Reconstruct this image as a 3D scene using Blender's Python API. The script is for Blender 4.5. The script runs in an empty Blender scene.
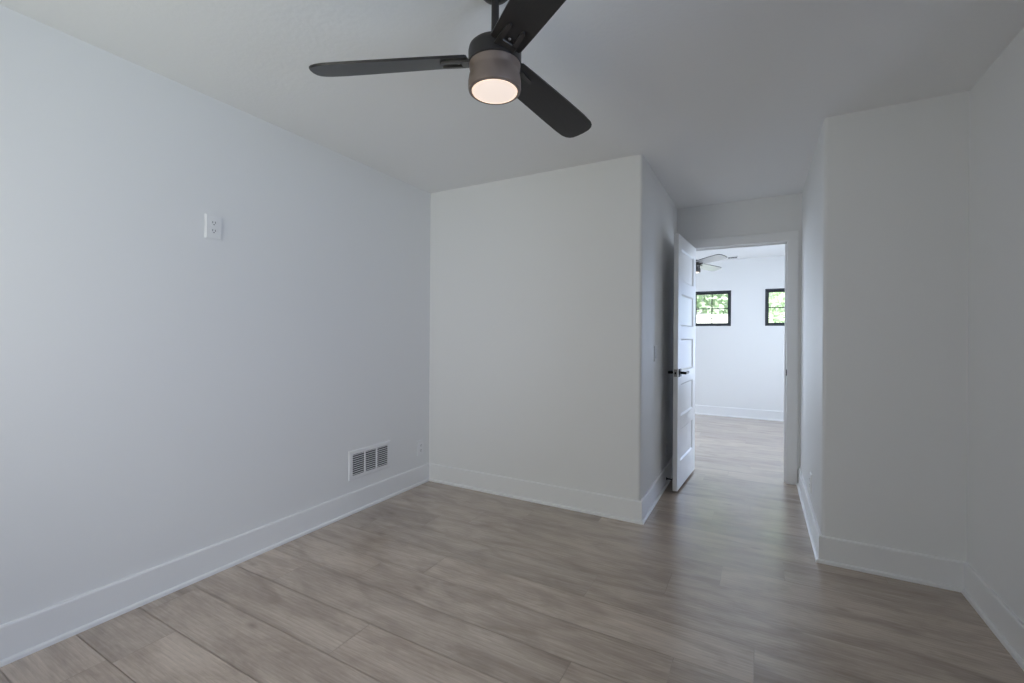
import bpy, bmesh, math, random
from mathutils import Vector, Matrix

C = bpy.context.scene
COL = C.collection
random.seed(7)
PI = math.pi

# ------------------------------------------------------------------ camera
cam_data = bpy.data.cameras.new('camera')
cam_data.sensor_width = 36.0
cam_data.lens = 448.5 / 1024 * 36
cam_data.shift_y = (336.0 - 341.5) / 1024
cam_data.clip_start = 0.02
cam_data.clip_end = 200
cam = bpy.data.objects.new('camera', cam_data)
COL.objects.link(cam)
YAW, ROLL = 0.5035, 0.0066
_f = Vector((-math.sin(YAW), math.cos(YAW), 0))
_r = Vector((math.cos(YAW), math.sin(YAW), 0))
_u = Vector((0, 0, 1))
_r2 = _r * math.cos(ROLL) + _u * math.sin(ROLL)
_u2 = -_r * math.sin(ROLL) + _u * math.cos(ROLL)
M3 = Matrix((_r2, _u2, -_f)).transposed()
cam.matrix_world = Matrix.Translation((0, 0, 1.2294)) @ M3.to_4x4()
C.camera = cam

# ------------------------------------------------------------------ exposure, sky, sun, window daylight
C.view_settings.view_transform = 'Standard'
C.view_settings.look = 'None'
C.view_settings.exposure = 0.0
C.view_settings.gamma = 1.0
C.view_settings.use_curve_mapping = False
C.cycles.max_bounces = 14
C.cycles.diffuse_bounces = 10
C.cycles.glossy_bounces = 6
C.cycles.transparent_max_bounces = 16
C.cycles.sample_clamp_indirect = 6.0
C.cycles.use_denoising = True

world = bpy.data.worlds.new('sky')
C.world = world
world.use_nodes = True
bg = world.node_tree.nodes['Background']
bg.inputs['Color'].default_value = (0.96, 0.98, 1.0, 1)
bg.inputs['Strength'].default_value = 0.95

def sun_lamp(name, energy, direction, colour, angle):
    d = bpy.data.lights.new(name, 'SUN')
    d.energy = energy
    d.color = colour
    d.angle = angle
    o = bpy.data.objects.new(name, d)
    COL.objects.link(o)
    o.rotation_euler = Vector(direction).to_track_quat('-Z', 'Y').to_euler()
    return o

sun_lamp('sun', 17.0, (0.55, 0.60, -0.58), (1.0, 0.97, 0.9), 0.01)

def window_daylight(name, loc, direction, sx, sy, energy, colour):
    d = bpy.data.lights.new(name, 'AREA')
    d.shape = 'RECTANGLE'
    d.size = sx
    d.size_y = sy
    d.energy = energy
    d.color = colour
    o = bpy.data.objects.new(name, d)
    COL.objects.link(o)
    o.location = loc
    o.rotation_euler = Vector(direction).to_track_quat('-Z', 'Z').to_euler()
    return o

# daylight outside the bedroom window (right wall, behind the frame) and the far room's window, plus added fill
window_daylight('daylight_bedroom', (1.12, 0.55, 1.50), (-1, 0, -0.12), 1.4, 1.35, 42, (0.565, 0.645, 0.95))
window_daylight('added_fill_back', (-1.69, -1.13, 1.50), (0, 1, -0.12), 1.38, 1.35, 34.5, (1.0, 0.96, 0.91))  # added fill from an unseen back window, brightens the closet wall
window_daylight('daylight_far_room', (2.15, 6.30, 1.35), (-1, 0, -0.12), 2.0, 1.75, 138, (0.74, 0.81, 1.0))
window_daylight('added_fill_far_wall', (1.28, 7.99, 1.30), (0, -1, -0.12), 0.9, 1.75, 48, (0.46, 0.60, 1.0))  # added unseen source, lights the hall but not the far wall
window_daylight('added_fill_far_corner', (-1.78, 7.99, 1.30), (0, -1, -0.12), 0.9, 1.75, 64, (0.62, 0.73, 1.0))  # added unseen source that brightens the right hall wall

# ------------------------------------------------------------------ measured layout (metres)
H = 2.44
XL, Y1, X2, Y3 = -2.459, 3.010, -0.682, 4.447
X4, Y5, X6 = 0.3075, 2.986, 0.892
YB = -0.90                    # back wall of the bedroom, behind the camera
YD = Y3 + 0.115               # far face of the door wall
Y7 = 7.730                    # far wall of the room beyond the door
XFL, XFR = -2.459, 1.90       # side walls of the room beyond
OX0, OX1, OZ = -0.548, 0.204, 2.045   # door opening
TH = 0.14

# ------------------------------------------------------------------ materials
def nodes_of(name):
    m = bpy.data.materials.new(name)
    m.use_nodes = True
    nt = m.node_tree
    return m, nt, nt.nodes['Principled BSDF']

def mat(name, col, rough=0.5, metal=0.0, spec=0.5, bump=None):
    m, nt, p = nodes_of(name)
    p.inputs['Base Color'].default_value = (*col, 1)
    p.inputs['Roughness'].default_value = rough
    p.inputs['Metallic'].default_value = metal
    p.inputs['Specular IOR Level'].default_value = spec
    if bump:
        scale, strength, dist, detail = bump
        tc = nt.nodes.new('ShaderNodeTexCoord')
        n = nt.nodes.new('ShaderNodeTexNoise')
        n.inputs['Scale'].default_value = scale
        n.inputs['Detail'].default_value = detail
        b = nt.nodes.new('ShaderNodeBump')
        b.inputs['Strength'].default_value = strength
        b.inputs['Distance'].default_value = dist
        nt.links.new(tc.outputs['Object'], n.inputs['Vector'])
        nt.links.new(n.outputs['Fac'], b.inputs['Height'])
        nt.links.new(b.outputs['Normal'], p.inputs['Normal'])
    return m

def emit(name, col, strength):
    m, nt, p = nodes_of(name)
    p.inputs['Base Color'].default_value = (*col, 1)
    p.inputs['Emission Color'].default_value = (*col, 1)
    p.inputs['Emission Strength'].default_value = strength
    p.inputs['Roughness'].default_value = 0.4
    return m

M_WALL = mat('wall_paint', (0.80, 0.80, 0.795), 0.55, spec=0.3, bump=(260, 0.10, 0.001, 3))
M_CEIL = mat('ceiling_paint', (0.86, 0.86, 0.86), 0.75, spec=0.2, bump=(48, 0.35, 0.003, 5))
M_TRIM = mat('trim_paint', (0.83, 0.83, 0.83), 0.34, spec=0.5, bump=(300, 0.012, 0.0004, 2))
M_DOOR = mat('door_paint', (0.83, 0.83, 0.83), 0.30, spec=0.5, bump=(90, 0.03, 0.001, 2))
M_PLATE = mat('white_plastic', (0.82, 0.82, 0.82), 0.28, bump=(300, 0.02, 0.0005, 1))
M_SLOT = mat('dark_slot', (0.02, 0.02, 0.02), 0.6, bump=(300, 0.02, 0.0005, 1))
M_VENT = mat('vent_enamel', (0.80, 0.80, 0.80), 0.35, bump=(200, 0.02, 0.0005, 1))
M_DUCT = mat('dark_duct', (0.035, 0.035, 0.04), 0.8, bump=(50, 0.1, 0.001, 2))
M_BLACK = mat('matte_black_metal', (0.018, 0.018, 0.02), 0.38, metal=0.6, bump=(300, 0.03, 0.0005, 2))
M_BRASS = mat('satin_steel', (0.30, 0.29, 0.28), 0.35, metal=1.0, bump=(300, 0.03, 0.0005, 2))
M_BRONZE = mat('dark_bronze', (0.030, 0.027, 0.026), 0.42, metal=0.3, bump=(220, 0.04, 0.0005, 2))
M_DRUM = mat('brown_bronze', (0.20, 0.155, 0.130), 0.40, metal=0.3, bump=(220, 0.04, 0.0005, 2))
M_BRACKET = mat('bracket_metal', (0.085, 0.080, 0.076), 0.38, metal=0.7, bump=(220, 0.04, 0.0005, 2))
M_LENS = emit('lit_lens', (1.0, 0.84, 0.73), 0.58)
M_LENSRIM = emit('lens_rim', (1.0, 0.78, 0.62), 0.78)
M_WFRAME = mat('black_window_frame', (0.036, 0.041, 0.048), 0.4, bump=(150, 0.03, 0.0005, 2))
M_VINYL = mat('white_vinyl', (0.86, 0.86, 0.86), 0.5, bump=(40, 0.05, 0.001, 2))
M_BARK = mat('bark', (0.16, 0.11, 0.08), 0.9, bump=(25, 0.6, 0.02, 6))

def blade_material():
    m, nt, p = nodes_of('blade_wood')
    tc = nt.nodes.new('ShaderNodeTexCoord')
    mp = nt.nodes.new('ShaderNodeMapping')
    mp.inputs['Scale'].default_value = (4, 60, 60)
    n = nt.nodes.new('ShaderNodeTexNoise')
    n.inputs['Scale'].default_value = 3
    n.inputs['Detail'].default_value = 6
    r = nt.nodes.new('ShaderNodeValToRGB')
    r.color_ramp.elements[0].color = (0.012, 0.0105, 0.010, 1)
    r.color_ramp.elements[1].color = (0.024, 0.021, 0.020, 1)
    nt.links.new(tc.outputs['Object'], mp.inputs['Vector'])
    nt.links.new(mp.outputs['Vector'], n.inputs['Vector'])
    nt.links.new(n.outputs['Fac'], r.inputs['Fac'])
    nt.links.new(r.outputs['Color'], p.inputs['Base Color'])
    p.inputs['Roughness'].default_value = 0.32
    p.inputs['Specular IOR Level'].default_value = 0.5
    return m
M_BLADE = blade_material()
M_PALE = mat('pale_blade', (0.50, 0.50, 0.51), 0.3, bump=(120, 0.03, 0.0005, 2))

def glass_material():
    m, nt, p = nodes_of('window_glass')
    out = nt.nodes['Material Output']
    nt.nodes.remove(p)
    t = nt.nodes.new('ShaderNodeBsdfTransparent')
    t.inputs['Color'].default_value = (0.96, 0.985, 0.975, 1)
    g = nt.nodes.new('ShaderNodeBsdfGlossy')
    g.inputs['Roughness'].default_value = 0.02
    fr = nt.nodes.new('ShaderNodeFresnel')
    fr.inputs['IOR'].default_value = 1.45
    mx = nt.nodes.new('ShaderNodeMixShader')
    nt.links.new(fr.outputs['Fac'], mx.inputs['Fac'])
    nt.links.new(t.outputs['BSDF'], mx.inputs[1])
    nt.links.new(g.outputs['BSDF'], mx.inputs[2])
    nt.links.new(mx.outputs['Shader'], out.inputs['Surface'])
    return m
M_GLASS = glass_material()

def leaf_material(name, c0, c1):
    m, nt, p = nodes_of(name)
    tc = nt.nodes.new('ShaderNodeTexCoord')
    n = nt.nodes.new('ShaderNodeTexNoise')
    n.inputs['Scale'].default_value = 2.5
    n.inputs['Detail'].default_value = 4
    r = nt.nodes.new('ShaderNodeValToRGB')
    r.color_ramp.elements[0].position = 0.3
    r.color_ramp.elements[1].position = 0.7
    r.color_ramp.elements[0].color = (*c0, 1)
    r.color_ramp.elements[1].color = (*c1, 1)
    nt.links.new(tc.outputs['Object'], n.inputs['Vector'])
    nt.links.new(n.outputs['Fac'], r.inputs['Fac'])
    nt.links.new(r.outputs['Color'], p.inputs['Base Color'])
    p.inputs['Roughness'].default_value = 0.5
    tr = nt.nodes.new('ShaderNodeBsdfTranslucent')       # light shines through the leaves
    mx = nt.nodes.new('ShaderNodeMixShader')
    mx.inputs['Fac'].default_value = 0.45
    nt.links.new(r.outputs['Color'], tr.inputs['Color'])
    nt.links.new(p.outputs['BSDF'], mx.inputs[1])
    nt.links.new(tr.outputs['BSDF'], mx.inputs[2])
    nt.links.new(mx.outputs['Shader'], nt.nodes['Material Output'].inputs['Surface'])
    return m
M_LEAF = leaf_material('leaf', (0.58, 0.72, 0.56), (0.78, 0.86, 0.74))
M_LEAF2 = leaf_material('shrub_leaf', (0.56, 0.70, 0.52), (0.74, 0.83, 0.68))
M_LAWN = leaf_material('lawn_grass', (0.12, 0.22, 0.07), (0.20, 0.30, 0.11))

def floor_material():
    m, nt, p = nodes_of('oak_planks')
    L = nt.links
    N = nt.nodes.new
    tc = N('ShaderNodeTexCoord')
    at = N('ShaderNodeAttribute'); at.attribute_name = 'plank'
    sep = N('ShaderNodeSeparateColor')
    L.new(at.outputs['Color'], sep.inputs['Color'])
    # every plank looks at another place of the grain
    off = N('ShaderNodeVectorMath'); off.operation = 'SCALE'
    off.inputs['Scale'].default_value = 37.0
    L.new(at.outputs['Vector'], off.inputs[0])
    add = N('ShaderNodeVectorMath'); add.operation = 'ADD'
    L.new(tc.outputs['Object'], add.inputs[0])
    L.new(off.outputs['Vector'], add.inputs[1])
    def noise(scale_xyz, detail, rough=0.55, dist=0.0):
        mp = N('ShaderNodeMapping'); mp.inputs['Scale'].default_value = scale_xyz
        n = N('ShaderNodeTexNoise')
        n.inputs['Scale'].default_value = 1.0
        n.inputs['Detail'].default_value = detail
        n.inputs['Roughness'].default_value = rough
        n.inputs['Distortion'].default_value = dist
        L.new(add.outputs['Vector'], mp.inputs['Vector'])
        L.new(mp.outputs['Vector'], n.inputs['Vector'])
        return n
    broad = noise((1.7, 8.0, 1.0), 5, 0.62, 0.8)      # broad bands along the plank
    fine = noise((9.0, 150.0, 1.0), 5, 0.7, 0.4)      # fine pores
    blot = noise((3.4, 9.0, 1.0), 4, 0.55, 0.8)       # smoky patches
    ramp = N('ShaderNodeValToRGB')
    e = ramp.color_ramp.elements
    e[0].position = 0.30; e[0].color = (0.330, 0.250, 0.190, 1)
    e[1].position = 0.72; e[1].color = (0.560, 0.460, 0.372, 1)
    k = ramp.color_ramp.elements.new(0.50); k.color = (0.460, 0.368, 0.294, 1)
    L.new(broad.outputs['Fac'], ramp.inputs['Fac'])
    def mixc(mode, fac, a, b):
        x = N('ShaderNodeMix'); x.data_type = 'RGBA'; x.blend_type = mode
        if isinstance(fac, float): x.inputs['Factor'].default_value = fac
        else: L.new(fac, x.inputs['Factor'])
        L.new(a, x.inputs[6])
        if isinstance(b, tuple): x.inputs[7].default_value = b
        else: L.new(b, x.inputs[7])
        return x.outputs[2]
    r2 = N('ShaderNodeValToRGB')
    r2.color_ramp.elements[0].position = 0.35; r2.color_ramp.elements[0].color = (0.70, 0.68, 0.66, 1)
    r2.color_ramp.elements[1].position = 0.62; r2.color_ramp.elements[1].color = (1.06, 1.06, 1.06, 1)
    L.new(fine.outputs['Fac'], r2.inputs['Fac'])
    c = mixc('MULTIPLY', 0.55, ramp.outputs['Color'], r2.outputs['Color'])
    r3 = N('ShaderNodeValToRGB')
    r3.color_ramp.elements[0].position = 0.36; r3.color_ramp.elements[0].color = (0.80, 0.77, 0.74, 1)
    r3.color_ramp.elements[1].position = 0.56; r3.color_ramp.elements[1].color = (1.04, 1.04, 1.04, 1)
    L.new(blot.outputs['Fac'], r3.inputs['Fac'])
    c = mixc('MULTIPLY', 0.75, c, r3.outputs['Color'])
    r4 = N('ShaderNodeMapRange')
    r4.inputs['To Min'].default_value = 0.86; r4.inputs['To Max'].default_value = 1.12
    L.new(sep.outputs['Red'], r4.inputs['Value'])
    cmb = N('ShaderNodeCombineColor')
    for s in ('Red', 'Green', 'Blue'): L.new(r4.outputs['Result'], cmb.inputs[s])
    c = mixc('MULTIPLY', 1.0, c, cmb.outputs['Color'])
    # growth rings: bands that wander along the plank
    mpw = N('ShaderNodeMapping'); mpw.inputs['Scale'].default_value = (0.55, 7.0, 1.0)
    L.new(add.outputs['Vector'], mpw.inputs['Vector'])
    wv = N('ShaderNodeTexWave'); wv.bands_direction = 'Y'; wv.wave_profile = 'SAW'
    wv.inputs['Scale'].default_value = 2.4; wv.inputs['Distortion'].default_value = 7.0
    wv.inputs['Detail'].default_value = 3.0; wv.inputs['Detail Scale'].default_value = 0.8
    L.new(mpw.outputs['Vector'], wv.inputs['Vector'])
    r5 = N('ShaderNodeMapRange')
    r5.inputs['To Min'].default_value = 0.90; r5.inputs['To Max'].default_value = 1.05
    L.new(wv.outputs['Fac'], r5.inputs['Value'])
    cw = N('ShaderNodeCombineColor')
    for q in ('Red', 'Green', 'Blue'): L.new(r5.outputs['Result'], cw.inputs[q])
    c = mixc('MULTIPLY', 0.8, c, cw.outputs['Color'])
    # a few small dark knots
    mpk = N('ShaderNodeMapping'); mpk.inputs['Scale'].default_value = (0.9, 2.2, 1.0)
    L.new(add.outputs['Vector'], mpk.inputs['Vector'])
    vo = N('ShaderNodeTexVoronoi'); vo.voronoi_dimensions = '2D'; vo.inputs['Scale'].default_value = 1.0
    L.new(mpk.outputs['Vector'], vo.inputs['Vector'])
    rk = N('ShaderNodeValToRGB')
    rk.color_ramp.elements[0].position = 0.004; rk.color_ramp.elements[0].color = (0.55, 0.50, 0.46, 1)
    rk.color_ramp.elements[1].position = 0.040; rk.color_ramp.elements[1].color = (1, 1, 1, 1)
    L.new(vo.outputs['Distance'], rk.inputs['Fac'])
    c = mixc('MULTIPLY', 0.7, c, rk.outputs['Color'])
    p.inputs['Coat Weight'].default_value = 0.9
    p.inputs['Coat IOR'].default_value = 1.55
    p.inputs['Coat Roughness'].default_value = 0.24
    L.new(c, p.inputs['Base Color'])
    rr = N('ShaderNodeMapRange')
    rr.inputs['To Min'].default_value = 0.25; rr.inputs['To Max'].default_value = 0.38
    L.new(fine.outputs['Fac'], rr.inputs['Value'])
    L.new(rr.outputs['Result'], p.inputs['Roughness'])
    p.inputs['Specular IOR Level'].default_value = 0.75
    b = N('ShaderNodeBump'); b.inputs['Strength'].default_value = 0.18; b.inputs['Distance'].default_value = 0.001
    L.new(fine.outputs['Fac'], b.inputs['Height'])
    L.new(b.outputs['Normal'], p.inputs['Normal'])
    return m
M_FLOOR = floor_material()

# ------------------------------------------------------------------ helpers
def link(name, bm, m, parent=None, smooth=False, loc=None, autosmooth=None):
    me = bpy.data.meshes.new(name)
    bmesh.ops.recalc_face_normals(bm, faces=bm.faces[:])
    bm.to_mesh(me)
    bm.free()
    me.materials.append(m)
    if smooth or autosmooth:
        for p in me.polygons: p.use_smooth = True
        if autosmooth:
            me.set_sharp_from_angle(angle=math.radians(autosmooth))
    o = bpy.data.objects.new(name, me)
    COL.objects.link(o)
    if parent: o.parent = parent
    if loc: o.location = loc
    return o

def struct(o):
    o['kind'] = 'structure'
    return o

def tag(o, label, cat, group=None):
    o['label'] = label
    o['category'] = cat
    if group: o['group'] = group
    return o

def empty(name, loc=(0, 0, 0), rz=0.0):
    o = bpy.data.objects.new(name, None)
    o.empty_display_size = 0.1
    COL.objects.link(o)
    o.location = loc
    o.rotation_euler = (0, 0, rz)
    return o

def box(bm, x0, x1, y0, y1, z0, z1, bevel=0.0, seg=2):
    r = bmesh.ops.create_cube(bm, size=1.0)
    vs = r['verts']
    for v in vs:
        v.co = Vector(((x0 + x1) / 2 + v.co.x * (x1 - x0), (y0 + y1) / 2 + v.co.y * (y1 - y0), (z0 + z1) / 2 + v.co.z * (z1 - z0)))
    if bevel:
        es = list({e for v in vs for e in v.link_edges})
        bmesh.ops.bevel(bm, geom=es, offset=bevel, segments=seg, affect='EDGES', profile=0.5)
    return bm

def BX(*a, **k):
    return box(bmesh.new(), *a, **k)

def prism(bm, pts, z0, z1):
    lo = [bm.verts.new((x, y, z0)) for x, y in pts]
    hi = [bm.verts.new((x, y, z1)) for x, y in pts]
    bm.faces.new(lo[::-1]); bm.faces.new(hi)
    n = len(pts)
    for i in range(n):
        bm.faces.new((lo[i], lo[(i + 1) % n], hi[(i + 1) % n], hi[i]))
    return bm

def lathe(bm, prof, seg=48, mtx=None):
    """prof: (radius, z) from bottom to top; a radius of 0 closes the end"""
    rings = []
    for r, z in prof:
        if r < 1e-6:
            rings.append([bm.verts.new((0, 0, z))])
        else:
            rings.append([bm.verts.new((r * math.cos(2 * PI * i / seg), r * math.sin(2 * PI * i / seg), z)) for i in range(seg)])
    for a, b in zip(rings, rings[1:]):
        for i in range(seg):
            j = (i + 1) % seg
            if len(a) == 1 and len(b) == 1: continue
            if len(a) == 1: bm.faces.new((a[0], b[j], b[i]))
            elif len(b) == 1: bm.faces.new((a[i], a[j], b[0]))
            else: bm.faces.new((a[i], a[j], b[j], b[i]))
    if mtx is not None:
        for ring in rings:
            for v in ring: v.co = mtx @ v.co
    return bm

def copy_tree(o, parent=None):
    c = o.copy()
    COL.objects.link(c)
    if parent: c.parent = parent
    for ch in list(o.children): copy_tree(ch, c)
    return c

def arc(cx, cy, r, a0, a1, n=8):
    return [(cx + r * math.cos(a0 + (a1 - a0) * i / n), cy + r * math.sin(a0 + (a1 - a0) * i / n)) for i in range(n + 1)]

# ------------------------------------------------------------------ floor: one face per plank with thin open joints
def build_floor():
    bm = bmesh.new()
    lay = bm.loops.layers.float_color.new('plank')
    W, LEN, G = 0.2125, 1.505, 0.0013
    y_ref = 1.81
    joints = {-2: -2.01, -4: -2.37, -3: -1.443, -1: -0.28, 0: -0.01, 1: -0.72, 2: -0.39, 3: -0.165, 4: 0.122, 5: -0.93,
              6: -0.62, 7: -0.27, 8: -0.05, 9: -0.8, -5: -0.6}
    joints[-2] = -2.12
    joints[0] = -0.01
    n0 = int(math.floor((YB - 0.1 - y_ref) / W)); n1 = int(math.ceil((Y7 + 0.1 - y_ref) / W))
    rnd = random.Random(11)
    x0, x1 = XL - 0.1, XFR + 0.1
    def quad(a, b, c, d, z, col):
        f = bm.faces.new([bm.verts.new((a, c, z)), bm.verts.new((b, c, z)), bm.verts.new((b, d, z)), bm.verts.new((a, d, z))])
        for l in f.loops: l[lay] = col
    for r in range(n0, n1 + 1):
        ya, yb = y_ref + r * W, y_ref + (r + 1) * W
        j0 = joints.get(r, rnd.uniform(0, LEN))
        k = math.floor((x0 - j0) / LEN)
        xs = []
        while j0 + k * LEN < x1:
            xs.append(j0 + k * LEN); k += 1
        xs.append(j0 + k * LEN)
        for a, b in zip(xs, xs[1:]):
            a, b = max(a, x0), min(b, x1)
            col = (rnd.random(), rnd.random(), rnd.random(), 1)
            quad(a + G, b - G, ya + G, yb - G, 0, col)
    # the slab that closes the joints below
    quad(x0, x1, YB - 0.1, Y7 + 0.1, -0.0022, (0.0, 0.5, 0.5, 1))
    box_faces = len(bm.faces)
    bmesh.ops.recalc_face_normals(bm, faces=bm.faces[:])
    me = bpy.data.meshes.new('floor')
    bm.to_mesh(me); bm.free()
    # all faces look up
    me.materials.append(M_FLOOR)
    o = bpy.data.objects.new('floor', me)
    COL.objects.link(o)
    for p in me.polygons:
        if p.normal.z < 0: p.flip()
    return struct(o)
build_floor()

# ------------------------------------------------------------------ ceiling and walls
struct(link('ceiling', BX(XL - TH, XFR + TH, YB - TH, Y7 + TH, H, H + 0.12), M_CEIL))
struct(link('added_sun_overhang', BX(XL - TH, X6 + TH, YB - 1.75, YB - TH, H + 0.01, H + 0.12), M_TRIM))  # added out of view to keep sun out of the back window
struct(link('wall_left', BX(XL - TH, XL, YB - TH, YD, -0.05, H), M_WALL))

R0 = 0.020   # bullnose corners
bm = bmesh.new()
prism(bm, [(XL, Y3), (XL, Y1)] + arc(X2 - R0, Y1 + R0, R0, -PI / 2, 0) + [(X2, Y3)], -0.05, H)
struct(link('wall_closet', bm, M_WALL, autosmooth=40))
bm = bmesh.new()
prism(bm, [(X4, Y3)] + arc(X4 + R0, Y5 + R0, R0, PI, 1.5 * PI) + [(X6, Y5), (X6, Y3)], -0.05, H)
struct(link('wall_hall', bm, M_WALL, autosmooth=40))

def wall_with_holes(name, axis, p0, p1, a0, a1, holes, zb=-0.05, zt=H):
    """a wall slab p0..p1 thick along `axis`, a0..a1 long, with rectangular holes (a0,a1,z0,z1)"""
    bm = bmesh.new()
    As = sorted({a0, a1, *[h[0] for h in holes], *[h[1] for h in holes]})
    Zs = sorted({zb, zt, *[h[2] for h in holes], *[h[3] for h in holes]})
    for i in range(len(As) - 1):
        for j in range(len(Zs) - 1):
            am, zm = (As[i] + As[i + 1]) / 2, (Zs[j] + Zs[j + 1]) / 2
            if any(h[0] < am < h[1] and h[2] < zm < h[3] for h in holes): continue
            if axis == 'x': box(bm, p0, p1, As[i], As[i + 1], Zs[j], Zs[j + 1])
            else: box(bm, As[i], As[i + 1], p0, p1, Zs[j], Zs[j + 1])
    bmesh.ops.remove_doubles(bm, verts=bm.verts[:], dist=1e-5)
    # drop the inner faces shared by two cells
    seen = {}
    for f in bm.faces:
        key = tuple(round(c, 4) for c in f.calc_center_median())
        seen.setdefault(key, []).append(f)
    dead = [f for fs in seen.values() if len(fs) > 1 for f in fs]
    if dead: bmesh.ops.delete(bm, geom=dead, context='FACES')
    return struct(link(name, bm, M_WALL))

WB = (-0.15, 1.25, 0.85, 2.10)        # bedroom window: y0, y1, z0, z1
WF = (5.30, 7.30, 0.45, 2.12)         # big window of the room beyond
W1 = (-0.937, -0.383, 1.407, 1.960)   # two small square windows of the far wall
W2 = (0.078, 0.632, 1.407, 1.960)
WK = (-2.38, -1.00, 0.85, 2.10)       # added window behind the camera, for more frontal light
W7 = (0.85, 1.71, 0.45, 2.12)         # added tall windows at both far wall ends, out of sight, lighting the hall
W8 = (-2.21, -1.35, 0.45, 2.12)
wall_with_holes('wall_back', 'y', YB - TH, YB, XL, X6 + TH, [WK])
struct(link('added_shade_stub', BX(-0.98, -0.88, YB, -0.25, -0.05, H), M_WALL))  # added unseen stub, shades the bump and right wall from the back window
wall_with_holes('wall_far_left', 'x', XFL - TH, XFL, YD, Y7 + TH, [])
wall_with_holes('wall_right', 'x', X6, X6 + TH, YB, Y5, [WB])
wall_with_holes('wall_door', 'y', Y3, YD, XL, XFR, [(OX0 - 0.019, OX1 + 0.019, -0.05, OZ + 0.019)])
wall_with_holes('wall_far', 'y', Y7, Y7 + TH, XL, XFR, [W1, W2, W7, W8])
wall_with_holes('wall_far_right', 'x', XFR, XFR + TH, Y3, Y7 + TH, [WF])

# ------------------------------------------------------------------ baseboards: mitred runs of board plus shoe moulding
HB = 0.144
PROFILE = [(0, 0), (0.0265, 0), (0.0265, 0.0105), (0.0252, 0.0148), (0.0215, 0.0176), (0.0140, 0.0190), (0.0140, HB - 0.006), (0.0105, HB), (0, HB)]

def base_run(pts, names, closed_ends=True):
    """pts: plan polyline with the room on the left-hand side of the direction of travel"""
    n = len(pts)
    P = [Vector(p) for p in pts]
    dirs = [(P[i + 1] - P[i]).normalized() for i in range(n - 1)]
    nor = [Vector((-d.y, d.x)) for d in dirs]
    def off(i, dist):
        if i == 0: return P[0] + nor[0] * dist
        if i == n - 1: return P[-1] + nor[-1] * dist
        a, b = nor[i - 1], nor[i]
        return P[i] + (a + b) * (dist / (1 + a.dot(b)))
    for s in range(n - 1):
        bm = bmesh.new()
        A = [bm.verts.new((*off(s, d), z)) for d, z in PROFILE]
        B = [bm.verts.new((*off(s + 1, d), z)) for d, z in PROFILE]
        k = len(PROFILE)
        for i in range(k):
            j = (i + 1) % k
            bm.faces.new((A[i], A[j], B[j], B[i]))
        bm.faces.new(A[::-1]); bm.faces.new(B)
        struct(link(names[s], bm, M_TRIM))

CW, CT = 0.079, 0.018      # casing width and thickness
base_run([(X2, Y3 - 0.0005), (X2, Y1), (XL, Y1), (XL, YB), (X6, YB), (X6, Y5), (X4, Y5), (X4, Y3 - 0.0005)],
         ['baseboard_closet_side', 'baseboard_closet', 'baseboard_left', 'baseboard_back', 'baseboard_right', 'baseboard_bump', 'baseboard_hall'])
base_run([(OX1 + 0.006 + CW, YD), (XFR, YD), (XFR, Y7), (XFL, Y7), (XFL, YD), (OX0 - 0.006 - CW, YD)],
         ['baseboard_far_near', 'baseboard_far_right', 'baseboard_far', 'baseboard_far_left', 'baseboard_far_near_left'])

# ------------------------------------------------------------------ door frame: jambs, stops, casings
def frame_piece(bm, *a): box(bm, *a, bevel=0.0015, seg=1)
bm = bmesh.new()
JT = 0.019
CTS = 0.018
frame_piece(bm, OX1, OX1 + JT, Y3, YD, 0, OZ + JT)
frame_piece(bm, OX0 - JT, OX0, Y3, YD, 0, OZ + JT)
frame_piece(bm, OX0 - JT, OX1 + JT, Y3, YD, OZ, OZ + JT)
frame_piece(bm, OX1 - 0.012, OX1, Y3 + 0.040, Y3 + 0.075, 0, OZ)
frame_piece(bm, OX0, OX0 + 0.012, Y3 + 0.040, Y3 + 0.075, 0, OZ)
frame_piece(bm, OX0, OX1, Y3 + 0.040, Y3 + 0.075, OZ - 0.012, OZ)
jamb = struct(link('trim_1', bm, M_TRIM))
# strike plate on the right jamb
bm = BX(OX1 - 0.0018, OX1 + 0.0005, Y3 + 0.004, Y3 + 0.034, 0.905, 0.965, bevel=0.0006, seg=1)
box(bm, OX1 - 0.0025, OX1 + 0.0030, Y3 - CTS - 0.0025, Y3 + 0.006, 0.912, 0.958, bevel=0.0006, seg=1)
link('strike_plate', bm, M_BLACK, jamb)['label'] = 'black metal strike plate'
def casing(name, yf0, yf1):
    bm = bmesh.new()
    c0, c1 = OX0 - 0.006, OX1 + 0.002
    box(bm, c1, c1 + CW, yf0, yf1, 0, OZ + 0.003, bevel=0.002, seg=1)
    box(bm, c0 - CW, c0, yf0, yf1, 0, OZ + 0.003, bevel=0.002, seg=1)
    box(bm, c0 - CW, c1 + CW, yf0, yf1, OZ + 0.003, OZ + 0.003 + CW, bevel=0.002, seg=1)
    return struct(link(name, bm, M_TRIM))
casing('trim_2', Y3 - CT, Y3)
casing('trim_3', YD, YD + CT)

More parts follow.
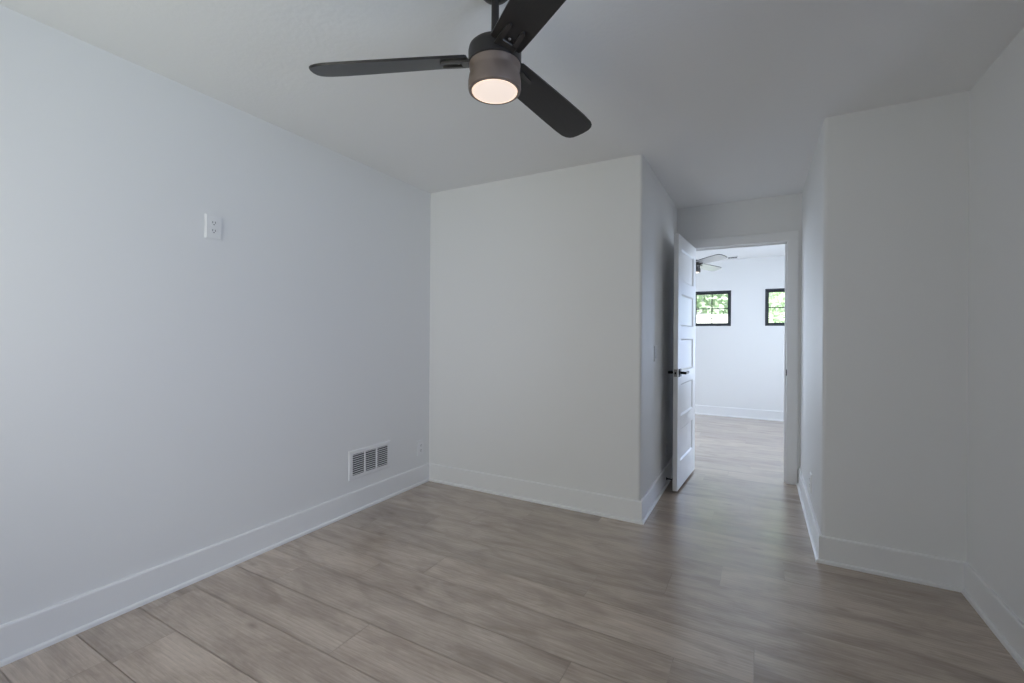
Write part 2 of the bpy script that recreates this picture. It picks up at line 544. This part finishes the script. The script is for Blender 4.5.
# ------------------------------------------------------------------ the open five-panel door
def build_door():
    W, T, HT = 0.716, 0.035, 2.026
    root = empty('door_1', (-0.547, 4.4255, 0.018))
    eps = math.radians(3.5)
    # local x runs from hinge to free edge, local y = thickness towards the doorway side
    ang = math.atan2(-math.cos(eps), -math.sin(eps))
    root.rotation_euler = (0, 0, ang)
    root['kind'] = 'structure'
    # slab with five recessed panels on both faces
    st, top, bot, gap = 0.112, 0.105, 0.215, 0.106
    ph = (HT - top - bot - 4 * gap) / 5
    bm = bmesh.new()
    zs = [0.0]
    z = bot
    panels = []
    for i in range(5):
        panels.append((z, z + ph)); z += ph + gap
    box(bm, 0, W, 0.010, T - 0.010, 0, HT)                          # core
    fb = 0.0016
    for y0, y1 in ((0.0, 0.0105), (T - 0.0105, T)):
        box(bm, 0, st, y0, y1, 0, HT, bevel=fb, seg=1)
        box(bm, W - st, W, y0, y1, 0, HT, bevel=fb, seg=1)
        edges = [0.0] + [v for p in panels for v in p] + [HT]
        for a, b in zip(edges[0::2], edges[1::2]):
            box(bm, st - 0.001, W - st + 0.001, y0, y1, a, b, bevel=fb, seg=1)
        # sloped sticking round each panel
        for (a, b) in panels:
            yo, yi = (y0 + 0.0005, 0.010) if y0 == 0.0 else (y1 - 0.0005, T - 0.010)
            s = 0.011
            o4 = [(st, a), (W - st, a), (W - st, b), (st, b)]
            i4 = [(st + s, a + s), (W - st - s, a + s), (W - st - s, b - s), (st + s, b - s)]
            vo = [bm.verts.new((x, yo, zz)) for x, zz in o4]
            vi = [bm.verts.new((x, yi, zz)) for x, zz in i4]
            for i in range(4):
                j = (i + 1) % 4
                bm.faces.new((vo[i], vo[j], vi[j], vi[i]))
    link('door_leaf', bm, M_DOOR, root)
    # lever handles: rose, neck and lever on both faces
    hz = 0.928
    hx = W - 0.062
    for sgn, y0 in ((1, T), (-1, 0.0)):
        bm = bmesh.new()
        def Y(d): return y0 + sgn * d
        ya, yb = sorted((Y(-0.0005), Y(0.008)))
        box(bm, hx - 0.031, hx + 0.031, ya, yb, hz - 0.031, hz + 0.031, bevel=0.002, seg=2)
        m = Matrix.Translation((hx, Y(0.006), hz)) @ Matrix.Rotation(-sgn * PI / 2, 4, 'X')
        lathe(bm, [(0.0, 0), (0.0105, 0), (0.0105, 0.040), (0.0, 0.040)], 20, m)
        ya, yb = sorted((Y(0.037), Y(0.053)))
        box(bm, hx - 0.112, hx + 0.013, ya, yb, hz - 0.010, hz + 0.010, bevel=0.004, seg=3)
        link('lever_handle', bm, M_BLACK, root)['label'] = 'black lever handle'
    bm = BX(W - 0.0005, W + 0.0015, T / 2 - 0.0125, T / 2 + 0.0125, hz - 0.029, hz + 0.029, bevel=0.0006, seg=1)
    lp = link('latch_plate', bm, M_BRASS, root)
    bm = BX(W + 0.001, W + 0.009, T / 2 - 0.006, T / 2 + 0.006, hz - 0.009, hz + 0.009, bevel=0.002, seg=1)
    link('latch_bolt', bm, M_BLACK, lp)
    for hzz in (0.20, 1.02, 1.83):
        bm = bmesh.new()
        lathe(bm, [(0.0, hzz - 0.046), (0.006, hzz - 0.045), (0.006, hzz + 0.045), (0.0, hzz + 0.046)], 14, Matrix.Translation((-0.002, -0.0045, 0)))
        box(bm, 0.0, 0.0005, 0.002, 0.030, hzz - 0.044, hzz + 0.044)
        link('hinge', bm, M_BLACK, root)['label'] = 'black butt hinge'
build_door()

# door stop: a rigid rod screwed to the closet baseboard, its tip behind the door
ds = empty('door_stop', (X2 + 0.014, 3.890, 0.052))
tag(ds, 'small black rod door stop on the baseboard behind the open white door', 'door stop')
RX = Matrix.Rotation(PI / 2, 4, 'Y')
link('mounting_flange', lathe(bmesh.new(), [(0, -0.0005), (0.0115, -0.0005), (0.0115, 0.003), (0.006, 0.008), (0, 0.008)], 20, RX), M_BLACK, ds, autosmooth=40)
link('rod', lathe(bmesh.new(), [(0, 0.004), (0.0042, 0.004), (0.0042, 0.058), (0, 0.058)], 16, RX), M_BLACK, ds, autosmooth=40)
link('rubber_tip', lathe(bmesh.new(), [(0, 0.050), (0.0075, 0.050), (0.0085, 0.058), (0.0065, 0.067), (0, 0.067)], 16, RX), M_BLACK, ds, autosmooth=40)

# ------------------------------------------------------------------ windows
def window_unit(name, axis, plane, hole, depth_sign, grid=True, frame=0.042, inset=0.012):
    """frame, sash, muntins and a glass pane standing in a wall opening; plane = the room face"""
    a0, a1, z0, z1 = hole
    def bx(bm, A0, A1, d0, d1, Z0, Z1, bev=0.0015):
        p, q = sorted((plane + depth_sign * d0, plane + depth_sign * d1))
        if axis == 'x': box(bm, p, q, A0, A1, Z0, Z1, bevel=bev, seg=1)
        else: box(bm, A0, A1, p, q, Z0, Z1, bevel=bev, seg=1)
    bm = bmesh.new()
    f = 0.024
    def ring(i0, i1, w, d0, d1):
        A0, A1, Z0, Z1 = a0 + i0, a1 - i0, z0 + i1, z1 - i1
        bx(bm, A0, A0 + w, d0, d1, Z0, Z1); bx(bm, A1 - w, A1, d0, d1, Z0, Z1)
        bx(bm, A0 + w, A1 - w, d0, d1, Z0, Z0 + w); bx(bm, A0 + w, A1 - w, d0, d1, Z1 - w, Z1)
    ring(0.0, 0.0, f, -0.004, 0.110)
    root = struct(link(name, bm, M_WFRAME))
    bm = bmesh.new()
    ring(f, f, 0.024, 0.050, 0.090)
    link('sash', bm, M_WFRAME, root)
    bm = bmesh.new()
    g = f + 0.023
    nA = 2 if grid else 3
    for i in range(1, nA):
        am = a0 + (a1 - a0) * i / nA
        bx(bm, am - 0.007, am + 0.007, 0.058, 0.082, z0 + g, z1 - g, 0)
    zm = (z0 + z1) / 2
    bx(bm, a0 + g, a1 - g, 0.059, 0.081, zm - 0.007, zm + 0.007, 0)
    link('muntins', bm, M_WFRAME, root)
    bm = bmesh.new()
    bx(bm, a0 + g, a1 - g, 0.068, 0.072, z0 + g, z1 - g, 0)
    link('glass_pane', bm, M_GLASS, root)
window_unit('window_1', 'y', Y7, W1, 1)
window_unit('window_2', 'y', Y7, W2, 1)
window_unit('window_3', 'x', X6, WB, 1, grid=False)
window_unit('window_4', 'x', XFR, WF, 1, grid=False)
window_unit('added_window_5', 'y', YB, WK, -1, grid=False)  # added unseen window carrying the back fill light
window_unit('added_window_6', 'y', Y7, W7, 1)  # added hidden window for the hall fill light
window_unit('added_window_7', 'y', Y7, W8, 1)  # likewise added, at the left end of the far wall

# ------------------------------------------------------------------ ceiling fans
FAN_R = 0.655
def blade_outline():
    """plan of a blade, x outward from the hub: nearly straight edges, a slanted rounded tip"""
    return [(0.092, -0.052), (0.100, -0.0565), (0.20, -0.0600), (0.32, -0.0640), (0.44, -0.0680), (0.56, -0.0705), (0.625, -0.0690),
            (0.648, -0.0630), (0.663, -0.0520), (0.671, -0.0360), (0.672, -0.0100), (0.667, 0.0200), (0.659, 0.0420), (0.646, 0.0560), (0.625, 0.0655), (0.595, 0.0695),
            (0.54, 0.0705), (0.44, 0.0680), (0.32, 0.0640), (0.20, 0.0600), (0.100, 0.0565), (0.092, 0.052)]

def build_fan(loc, rz):
    X, Y, Zc = loc
    root = empty('ceiling_fan', loc, rz)
    Z = lambda z: z - H                    # root sits at the ceiling
    link('canopy', lathe(bmesh.new(), [(0, Z(2.405)), (0.018, Z(2.405)), (0.032, Z(2.408)), (0.046, Z(2.416)), (0.055, Z(2.426)), (0.058, Z(2.434)), (0.058, Z(2.4398)), (0, Z(2.4398))], 48), M_BRONZE, root, autosmooth=35)
    link('downrod', lathe(bmesh.new(), [(0, Z(2.245)), (0.0135, Z(2.245)), (0.0135, Z(2.410)), (0, Z(2.410))], 24), M_BRONZE, root, autosmooth=35)
    link('rod_collar', lathe(bmesh.new(), [(0, Z(2.238)), (0.034, Z(2.238)), (0.034, Z(2.252)), (0.030, Z(2.262)), (0.020, Z(2.268)), (0, Z(2.268))], 32), M_BRONZE, root, autosmooth=35)
    link('motor_housing', lathe(bmesh.new(), [(0, Z(2.172)), (0.088, Z(2.172)), (0.0920, Z(2.175)), (0.0925, Z(2.216)), (0.090, Z(2.229)), (0.081, Z(2.238)), (0.060, Z(2.242)), (0, Z(2.243))], 64), M_BRONZE, root, autosmooth=35)
    drum = link('light_housing', lathe(bmesh.new(), [(0, Z(2.0840)), (0.0795, Z(2.0840)), (0.0805, Z(2.0800)), (0.0865, Z(2.0798)), (0.0905, Z(2.083)), (0.0920, Z(2.090)), (0.0920, Z(2.112)), (0.0895, Z(2.130)), (0.0860, Z(2.142)), (0.0855, Z(2.150)), (0.0885, Z(2.160)), (0.0895, Z(2.1705)), (0, Z(2.1705))], 64), M_DRUM, root, autosmooth=30)
    drum['label'] = 'brown bronze light housing'
    lens = link('light_lens', lathe(bmesh.new(), [(0, Z(2.0780)), (0.040, Z(2.0783)), (0.064, Z(2.0790)), (0.0735, Z(2.0800)), (0.0735, Z(2.0845)), (0, Z(2.0845))], 64), M_LENS, root, autosmooth=40)
    lens['label'] = 'glowing frosted lens'
    link('lens_rim', lathe(bmesh.new(), [(0.0735, Z(2.0842)), (0.0735, Z(2.0795)), (0.0760, Z(2.0787)), (0.0785, Z(2.0795)), (0.0795, Z(2.0842))], 64), M_LENSRIM, lens, autosmooth=40)
    pitch = math.radians(16.0)
    droop = 0.0135
    zb = Z(2.195)
    for k in range(3):
        a = k * 2 * PI / 3
        mtx = Matrix.Rotation(a, 4, 'Z') @ Matrix.Translation((0, 0, zb)) @ Matrix.Rotation(droop, 4, 'Y') @ Matrix.Rotation(-pitch, 4, 'X')
        bm = bmesh.new()
        pts = blade_outline()
        t = 0.0042
        lo = [bm.verts.new((x, y, -t)) for x, y in pts]
        hi = [bm.verts.new((x, y, t)) for x, y in pts]
        bm.faces.new(lo[::-1]); bm.faces.new(hi)
        n = len(pts)
        for i in range(n):
            bm.faces.new((lo[i], lo[(i + 1) % n], hi[(i + 1) % n], hi[i]))
        bmesh.ops.bevel(bm, geom=[e for e in bm.edges if abs(e.verts[0].co.z - e.verts[1].co.z) < 1e-6], offset=0.002, segments=2, affect='EDGES')
        b = link('blade', bm, M_BLADE, root, autosmooth=40)
        b.matrix_local = mtx
        # forked iron under the blade root
        bm = bmesh.new()
        box(bm, 0.080, 0.118, -0.036, 0.036, -0.0125, -0.0035, bevel=0.002, seg=2)
        for s in (-1, 1):
            prism_pts = [(0.110, s * 0.018), (0.110, s * 0.036), (0.178, s * 0.032), (0.190, s * 0.026), (0.190, s * 0.021), (0.182, s * 0.018)]
            if s < 0: prism_pts = prism_pts[::-1]
            prism(bm, prism_pts, -0.0125, -0.0038)
        link('blade_bracket', bm, M_BRACKET, b)['label'] = 'grey metal fork bracket'
        bm = lathe(bmesh.new(), [(0, -0.0085), (0.004, -0.0085), (0.0052, -0.0065), (0.0052, -0.0038), (0, -0.0038)], 16, Matrix.Translation((0.128, 0, 0)))
        link('screw', bm, M_BRASS, b)
    return root
fan = build_fan((-0.813, 1.339, H), math.radians(203.4))
tag(fan, 'large dark bronze three-blade ceiling fan with glowing round light hanging from the near ceiling', 'ceiling fan', 'ceiling fans')
fan2 = copy_tree(fan)
fan2.location = (-0.768, 6.33, H)
fan2.rotation_euler = (0, 0, math.radians(187.5))
tag(fan2, 'pale-bladed ceiling fan of the far room seen through the doorway, partly behind the white door', 'ceiling fan', 'ceiling fans')
for b in fan2.children:
    if b.name.split('.')[0] == 'light_housing':
        b.data = b.data.copy()
        b.data.materials[0] = M_BRONZE
        b['label'] = 'dark bronze light housing'
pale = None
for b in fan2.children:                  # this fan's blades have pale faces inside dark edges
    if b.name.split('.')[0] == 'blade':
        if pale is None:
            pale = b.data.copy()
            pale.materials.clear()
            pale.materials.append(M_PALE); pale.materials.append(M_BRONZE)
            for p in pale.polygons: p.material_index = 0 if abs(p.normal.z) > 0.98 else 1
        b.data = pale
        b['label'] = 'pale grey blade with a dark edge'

# ------------------------------------------------------------------ outlets, switch, air vents
def rounded_plate(bm, w, h, t, z=0.0):
    """plate in the local YZ plane, front towards +X, softly sloped edge"""
    box(bm, 0, t, -w / 2, w / 2, -h / 2, h / 2)
    es = [e for e in bm.edges if all(v.co.x > t - 1e-6 for v in e.verts)]
    bmesh.ops.bevel(bm, geom=es, offset=t * 0.55, segments=3, affect='EDGES')

def build_outlet(w=0.079, h=0.122, t=0.0075):
    root = empty('wall_outlet')
    bm = bmesh.new()
    rounded_plate(bm, w, h, t)
    link('faceplate', bm, M_PLATE, root)
    for s in (1, -1):
        bm = bmesh.new()
        pts = [(y, z + s * 0.0205) for y, z in
               [(-0.0125, -0.0145), (0.0125, -0.0145), (0.0168, -0.008), (0.0172, 0), (0.0168, 0.008), (0.0125, 0.0145), (-0.0125, 0.0145), (-0.0168, 0.008), (-0.0172, 0), (-0.0168, -0.008)]]
        lo = [bm.verts.new((t - 0.002, y, z)) for y, z in pts]
        hi = [bm.verts.new((t + 0.0016, y, z)) for y, z in pts]
        bm.faces.new(hi); bm.faces.new(lo[::-1])
        for i in range(len(pts)):
            j = (i + 1) % len(pts)
            bm.faces.new((lo[i], lo[j], hi[j], hi[i]))
        rc = link('receptacle', bm, M_PLATE, root)
        zc = s * 0.0205
        x0, x1 = t + 0.0010, t + 0.0020
        for y in (-0.0065, 0.0065):
            link('slot', BX(x0, x1, y - 0.0013, y + 0.0013, zc - 0.001, zc + 0.0085), M_SLOT, rc)
        bm = lathe(bmesh.new(), [(0, 0), (0.0028, 0), (0.0028, x1 - x0), (0, x1 - x0)], 14, Matrix.Translation((x0, 0, zc - 0.0075)) @ Matrix.Rotation(PI / 2, 4, 'Y'))
        link('slot', bm, M_SLOT, rc)
    bm = lathe(bmesh.new(), [(0, t - 0.001), (0.0034, t - 0.001), (0.0034, t + 0.0012), (0.002, t + 0.0018), (0, t + 0.0018)], 16, Matrix.Rotation(PI / 2, 4, 'Y'))
    link('screw', bm, M_PLATE, root)
    return root
out0 = build_outlet()
out0.location = (XL, 1.275, 1.777)
tag(out0, 'white duplex outlet mounted high at eye level on the left wall', 'outlet', 'wall outlets')
for loc, rz, label in [((XL, 2.895, 0.297), 0, 'white duplex outlet low on the left wall between the vent and the corner'),
                       ((X2, 3.925, 0.290), 0, 'white outlet low on the closet side wall in the shadow behind the door'),
                       ((X4, 3.550, 0.275), PI, 'white outlet low on the right hallway wall seen edge-on beside the doorway')]:
    o = copy_tree(out0)
    o.location = loc
    o.rotation_euler = (0, 0, rz)
    tag(o, label, 'outlet', 'wall outlets')

sw = empty('light_switch', (X2, 3.475, 1.105))
tag(sw, 'white two-rocker light switch on the closet side wall left of the door', 'light switch')
bm = bmesh.new(); rounded_plate(bm, 0.118, 0.118, 0.0065)
link('switch_plate', bm, M_PLATE, sw)
for y in (-0.023, 0.023):
    bm = bmesh.new()
    x0, x1 = 0.005, 0.0075
    vs = [bm.verts.new(p) for p in [(x0, y - 0.0165, -0.033), (x0, y + 0.0165, -0.033), (x0, y + 0.0165, 0.033), (x0, y - 0.0165, 0.033),
                                    (x1 + 0.0035, y - 0.0165, -0.033), (x1 + 0.0035, y + 0.0165, -0.033), (x1 - 0.0002, y + 0.0165, 0.033), (x1 - 0.0002, y - 0.0165, 0.033)]]
    for f in ((0, 3, 2, 1), (4, 5, 6, 7), (0, 1, 5, 4), (1, 2, 6, 5), (2, 3, 7, 6), (3, 0, 4, 7)):
        bm.faces.new([vs[i] for i in f])
    link('rocker', bm, M_PLATE, sw)

def build_vent():
    y0, y1, z0, z1 = 2.153, 2.549, 0.227, 0.430
    cy, cz = (y0 + y1) / 2, (z0 + z1) / 2
    w, h = y1 - y0, z1 - z0
    root = empty('air_vent', (XL, cy, cz))
    tag(root, 'white louvred return air vent low on the left wall above the baseboard', 'air vent')
    b = 0.031
    t = 0.008
    iw, ih = w / 2 - b, h / 2 - b * 0.9
    bm = bmesh.new()
    # sloped flange: outer lip to inner edge
    o4 = [(-w / 2, -h / 2), (w / 2, -h / 2), (w / 2, h / 2), (-w / 2, h / 2)]
    def ringpts(d): return [(math.copysign(abs(y) - d, y), math.copysign(abs(z) - d, z)) for y, z in o4]
    i4 = [(-iw, -ih), (iw, -ih), (iw, ih), (-iw, ih)]
    levels = [(0.0, o4), (0.003, o4), (t, ringpts(0.007)), (t, i4), (0.0005, i4)]
    rows = [[bm.verts.new((x, y, z)) for y, z in q] for x, q in levels]
    for A, B in zip(rows, rows[1:]):
        for i in range(4):
            j = (i + 1) % 4
            bm.faces.new((A[i], A[j], B[j], B[i]))
    link('vent_frame', bm, M_VENT, root)
    bm = BX(0.0004, 0.0012, -iw, iw, -ih, ih)
    link('duct_opening', bm, M_DUCT, root)['label'] = 'dark duct opening'
    m = 0.0065
    for k in (-1, 1):
        y = k * iw / 3
        link('mullion', BX(0.001, t, y - m, y + m, -ih, ih, bevel=0.001, seg=1), M_VENT, root)
    # blades of each of the three bays
    nl = 10
    for k in range(3):
        ya = -iw + k * 2 * iw / 3 + (m if k > 0 else 0)
        yb = -iw + (k + 1) * 2 * iw / 3 - (m if k < 2 else 0)
        for i in range(nl):
            zc = -ih + (i + 0.5) * 2 * ih / nl
            bm = bmesh.new()
            q = [(0.0018, zc + 0.0026), (0.0070, zc - 0.0010), (0.0074, zc - 0.0002), (0.0022, zc + 0.0034)]
            A = [bm.verts.new((x, ya, z)) for x, z in q]; B = [bm.verts.new((x, yb, z)) for x, z in q]
            for a in range(4):
                c = (a + 1) % 4
                bm.faces.new((A[a], A[c], B[c], B[a]))
            bm.faces.new(A[::-1]); bm.faces.new(B)
            link('louver', bm, M_VENT, root)
    for k in (-1, 1):
        bm = lathe(bmesh.new(), [(0, t - 0.001), (0.0035, t - 0.001), (0.0035, t + 0.001), (0, t + 0.0018)], 14, Matrix.Translation((0, k * (w / 2 - b / 2), 0)) @ Matrix.Rotation(PI / 2, 4, 'Y'))
        link('screw', bm, M_VENT, root)
build_vent()

cv = empty('ceiling_vent', (-0.36, 7.54, H))
tag(cv, 'thin grey register on the far room ceiling beyond the fan blade', 'ceiling vent')
bm = bmesh.new()
for a in ((-0.075, -0.060, -0.09, 0.09), (0.060, 0.075, -0.09, 0.09), (-0.075, 0.075, -0.09, -0.075), (-0.075, 0.075, 0.075, 0.09)):
    box(bm, a[0], a[1], a[2], a[3], -0.009, 0.0, bevel=0.002, seg=1)
link('vent_frame', bm, M_VENT, cv)
link('duct_opening', BX(-0.060, 0.060, -0.075, 0.075, -0.0022, -0.0004), M_DUCT, cv)
for i in range(6):
    x = -0.045 + i * 0.018
    link('louver', BX(x - 0.001, x + 0.001, -0.075, 0.075, -0.010, -0.002), M_VENT, cv)

# ------------------------------------------------------------------ outdoors behind the far windows
bm = BX(-25, 25, -12, 40, -0.45, -0.30)
struct(link('ground', bm, M_LAWN))

def leaf_cloud(centres, n, size, rnd):
    """many small bent leaves scattered through ellipsoid crowns"""
    bm = bmesh.new()
    tot = sum(c[3] * c[4] * c[5] for c in centres)
    for (x, y, z, rx, ry, rz) in centres:
        for i in range(max(10, int(n * rx * ry * rz / tot))):
            while True:
                p = Vector((rnd.uniform(-1, 1), rnd.uniform(-1, 1), rnd.uniform(-1, 1)))
                if 0.25 < p.length < 1: break
            p = Vector((x + p.x * rx, y + p.y * ry, z + p.z * rz))
            d = Vector((rnd.gauss(0, 1), rnd.gauss(0, 1), rnd.gauss(0, 0.6))).normalized()
            s = d.cross(Vector((rnd.gauss(0, 1), rnd.gauss(0, 1), rnd.gauss(0, 1)))).normalized()
            L = size * rnd.uniform(0.6, 1.3)
            up = d.cross(s) * (L * 0.15)
            a = bm.verts.new(p - d * L); c = bm.verts.new(p + d * L)
            b1 = bm.verts.new(p + s * L * 0.5 + up); b2 = bm.verts.new(p - s * L * 0.5 + up)
            bm.faces.new((a, b1, c)); bm.faces.new((a, c, b2))
    return bm

def trunk_mesh(h, r, branches, rnd):
    bm = bmesh.new()
    lathe(bm, [(0, -0.3), (r * 1.5, -0.3), (r * 1.1, 0.1), (r * 0.85, h * 0.5), (r * 0.5, h), (0, h)], 14)
    for i in range(branches):
        a = i * 2.4 + rnd.uniform(-0.3, 0.3)
        z0 = h * rnd.uniform(0.45, 0.9)
        m = Matrix.Translation((0, 0, z0)) @ Matrix.Rotation(a, 4, 'Z') @ Matrix.Rotation(rnd.uniform(0.6, 1.1), 4, 'Y')
        lathe(bm, [(0, 0), (r * 0.45, 0), (r * 0.12, h * 0.45), (0, h * 0.45)], 8, m)
    return bm

def tree(name, loc, h, r, crowns, n, size, lm, label, cat, seed, branches=7):
    rnd = random.Random(seed)
    t = empty(name, loc)
    tag(t, label, cat)
    link('trunk', trunk_mesh(h, r, branches, rnd), M_BARK, t, autosmooth=50)
    fo = link('foliage', leaf_cloud(crowns, n, size, rnd), lm, t)
    return t
tree('tree', (-1.9, 15.2, -0.3), 4.2, 0.16,
     [(0.1, 0, 4.6, 2.3, 1.7, 2.2), (-1.5, 0.2, 3.9, 1.5, 1.3, 1.5), (1.4, 0.1, 3.4, 1.4, 1.2, 1.4), (0, -0.2, 2.6, 1.8, 1.1, 0.9)], 5200, 0.13, M_LEAF,
     'bright green leafy tree above the white fence outside the left small window', 'tree', 3)
tree('shrub', (0.45, 10.3, -0.3), 1.7, 0.07,
     [(0.0, 0, 2.0, 0.95, 0.75, 1.7), (-0.25, 0.1, 1.3, 0.8, 0.7, 0.8), (0.35, 0, 3.0, 0.8, 0.7, 0.9)], 4200, 0.075, M_LEAF2,
     'pale green leafy shrub outside the right small window', 'shrub', 5)

# white board fence behind the left window
fx0, fx1, fy, fz = -7.0, 5.0, 11.6, -0.3
fence = empty('fence', ((fx0 + fx1) / 2, fy, fz))
tag(fence, 'white board fence outside the left small window, below the tree', 'fence')
npan = 5
pw = (fx1 - fx0) / npan
for i in range(npan + 1):
    x = -(fx1 - fx0) / 2 + i * pw
    bm = BX(x - 0.06, x + 0.06, -0.06, 0.06, 0, 2.12, bevel=0.004, seg=1)
    lathe(bm, [(0.095, 2.12), (0.095, 2.14), (0, 2.18)], 4, Matrix.Translation((x, 0, 0)) @ Matrix.Rotation(PI / 4, 4, 'Z'))
    link('post', bm, M_VINYL, fence)
for i in range(npan):
    xa = -(fx1 - fx0) / 2 + i * pw + 0.06
    xb = xa + pw - 0.12
    bm = bmesh.new()
    nb = 14
    for k in range(nb):
        u0 = xa + (xb - xa) * k / nb; u1 = xa + (xb - xa) * (k + 1) / nb
        box(bm, u0 + 0.002, u1 - 0.002, -0.012, 0.012, 0.08, 2.00)
    box(bm, xa, xb, -0.028, 0.028, 1.98, 2.07, bevel=0.004, seg=1)
    box(bm, xa, xb, -0.028, 0.028, 0.05, 0.18, bevel=0.004, seg=1)
    link('fence_panel', bm, M_VINYL, fence)
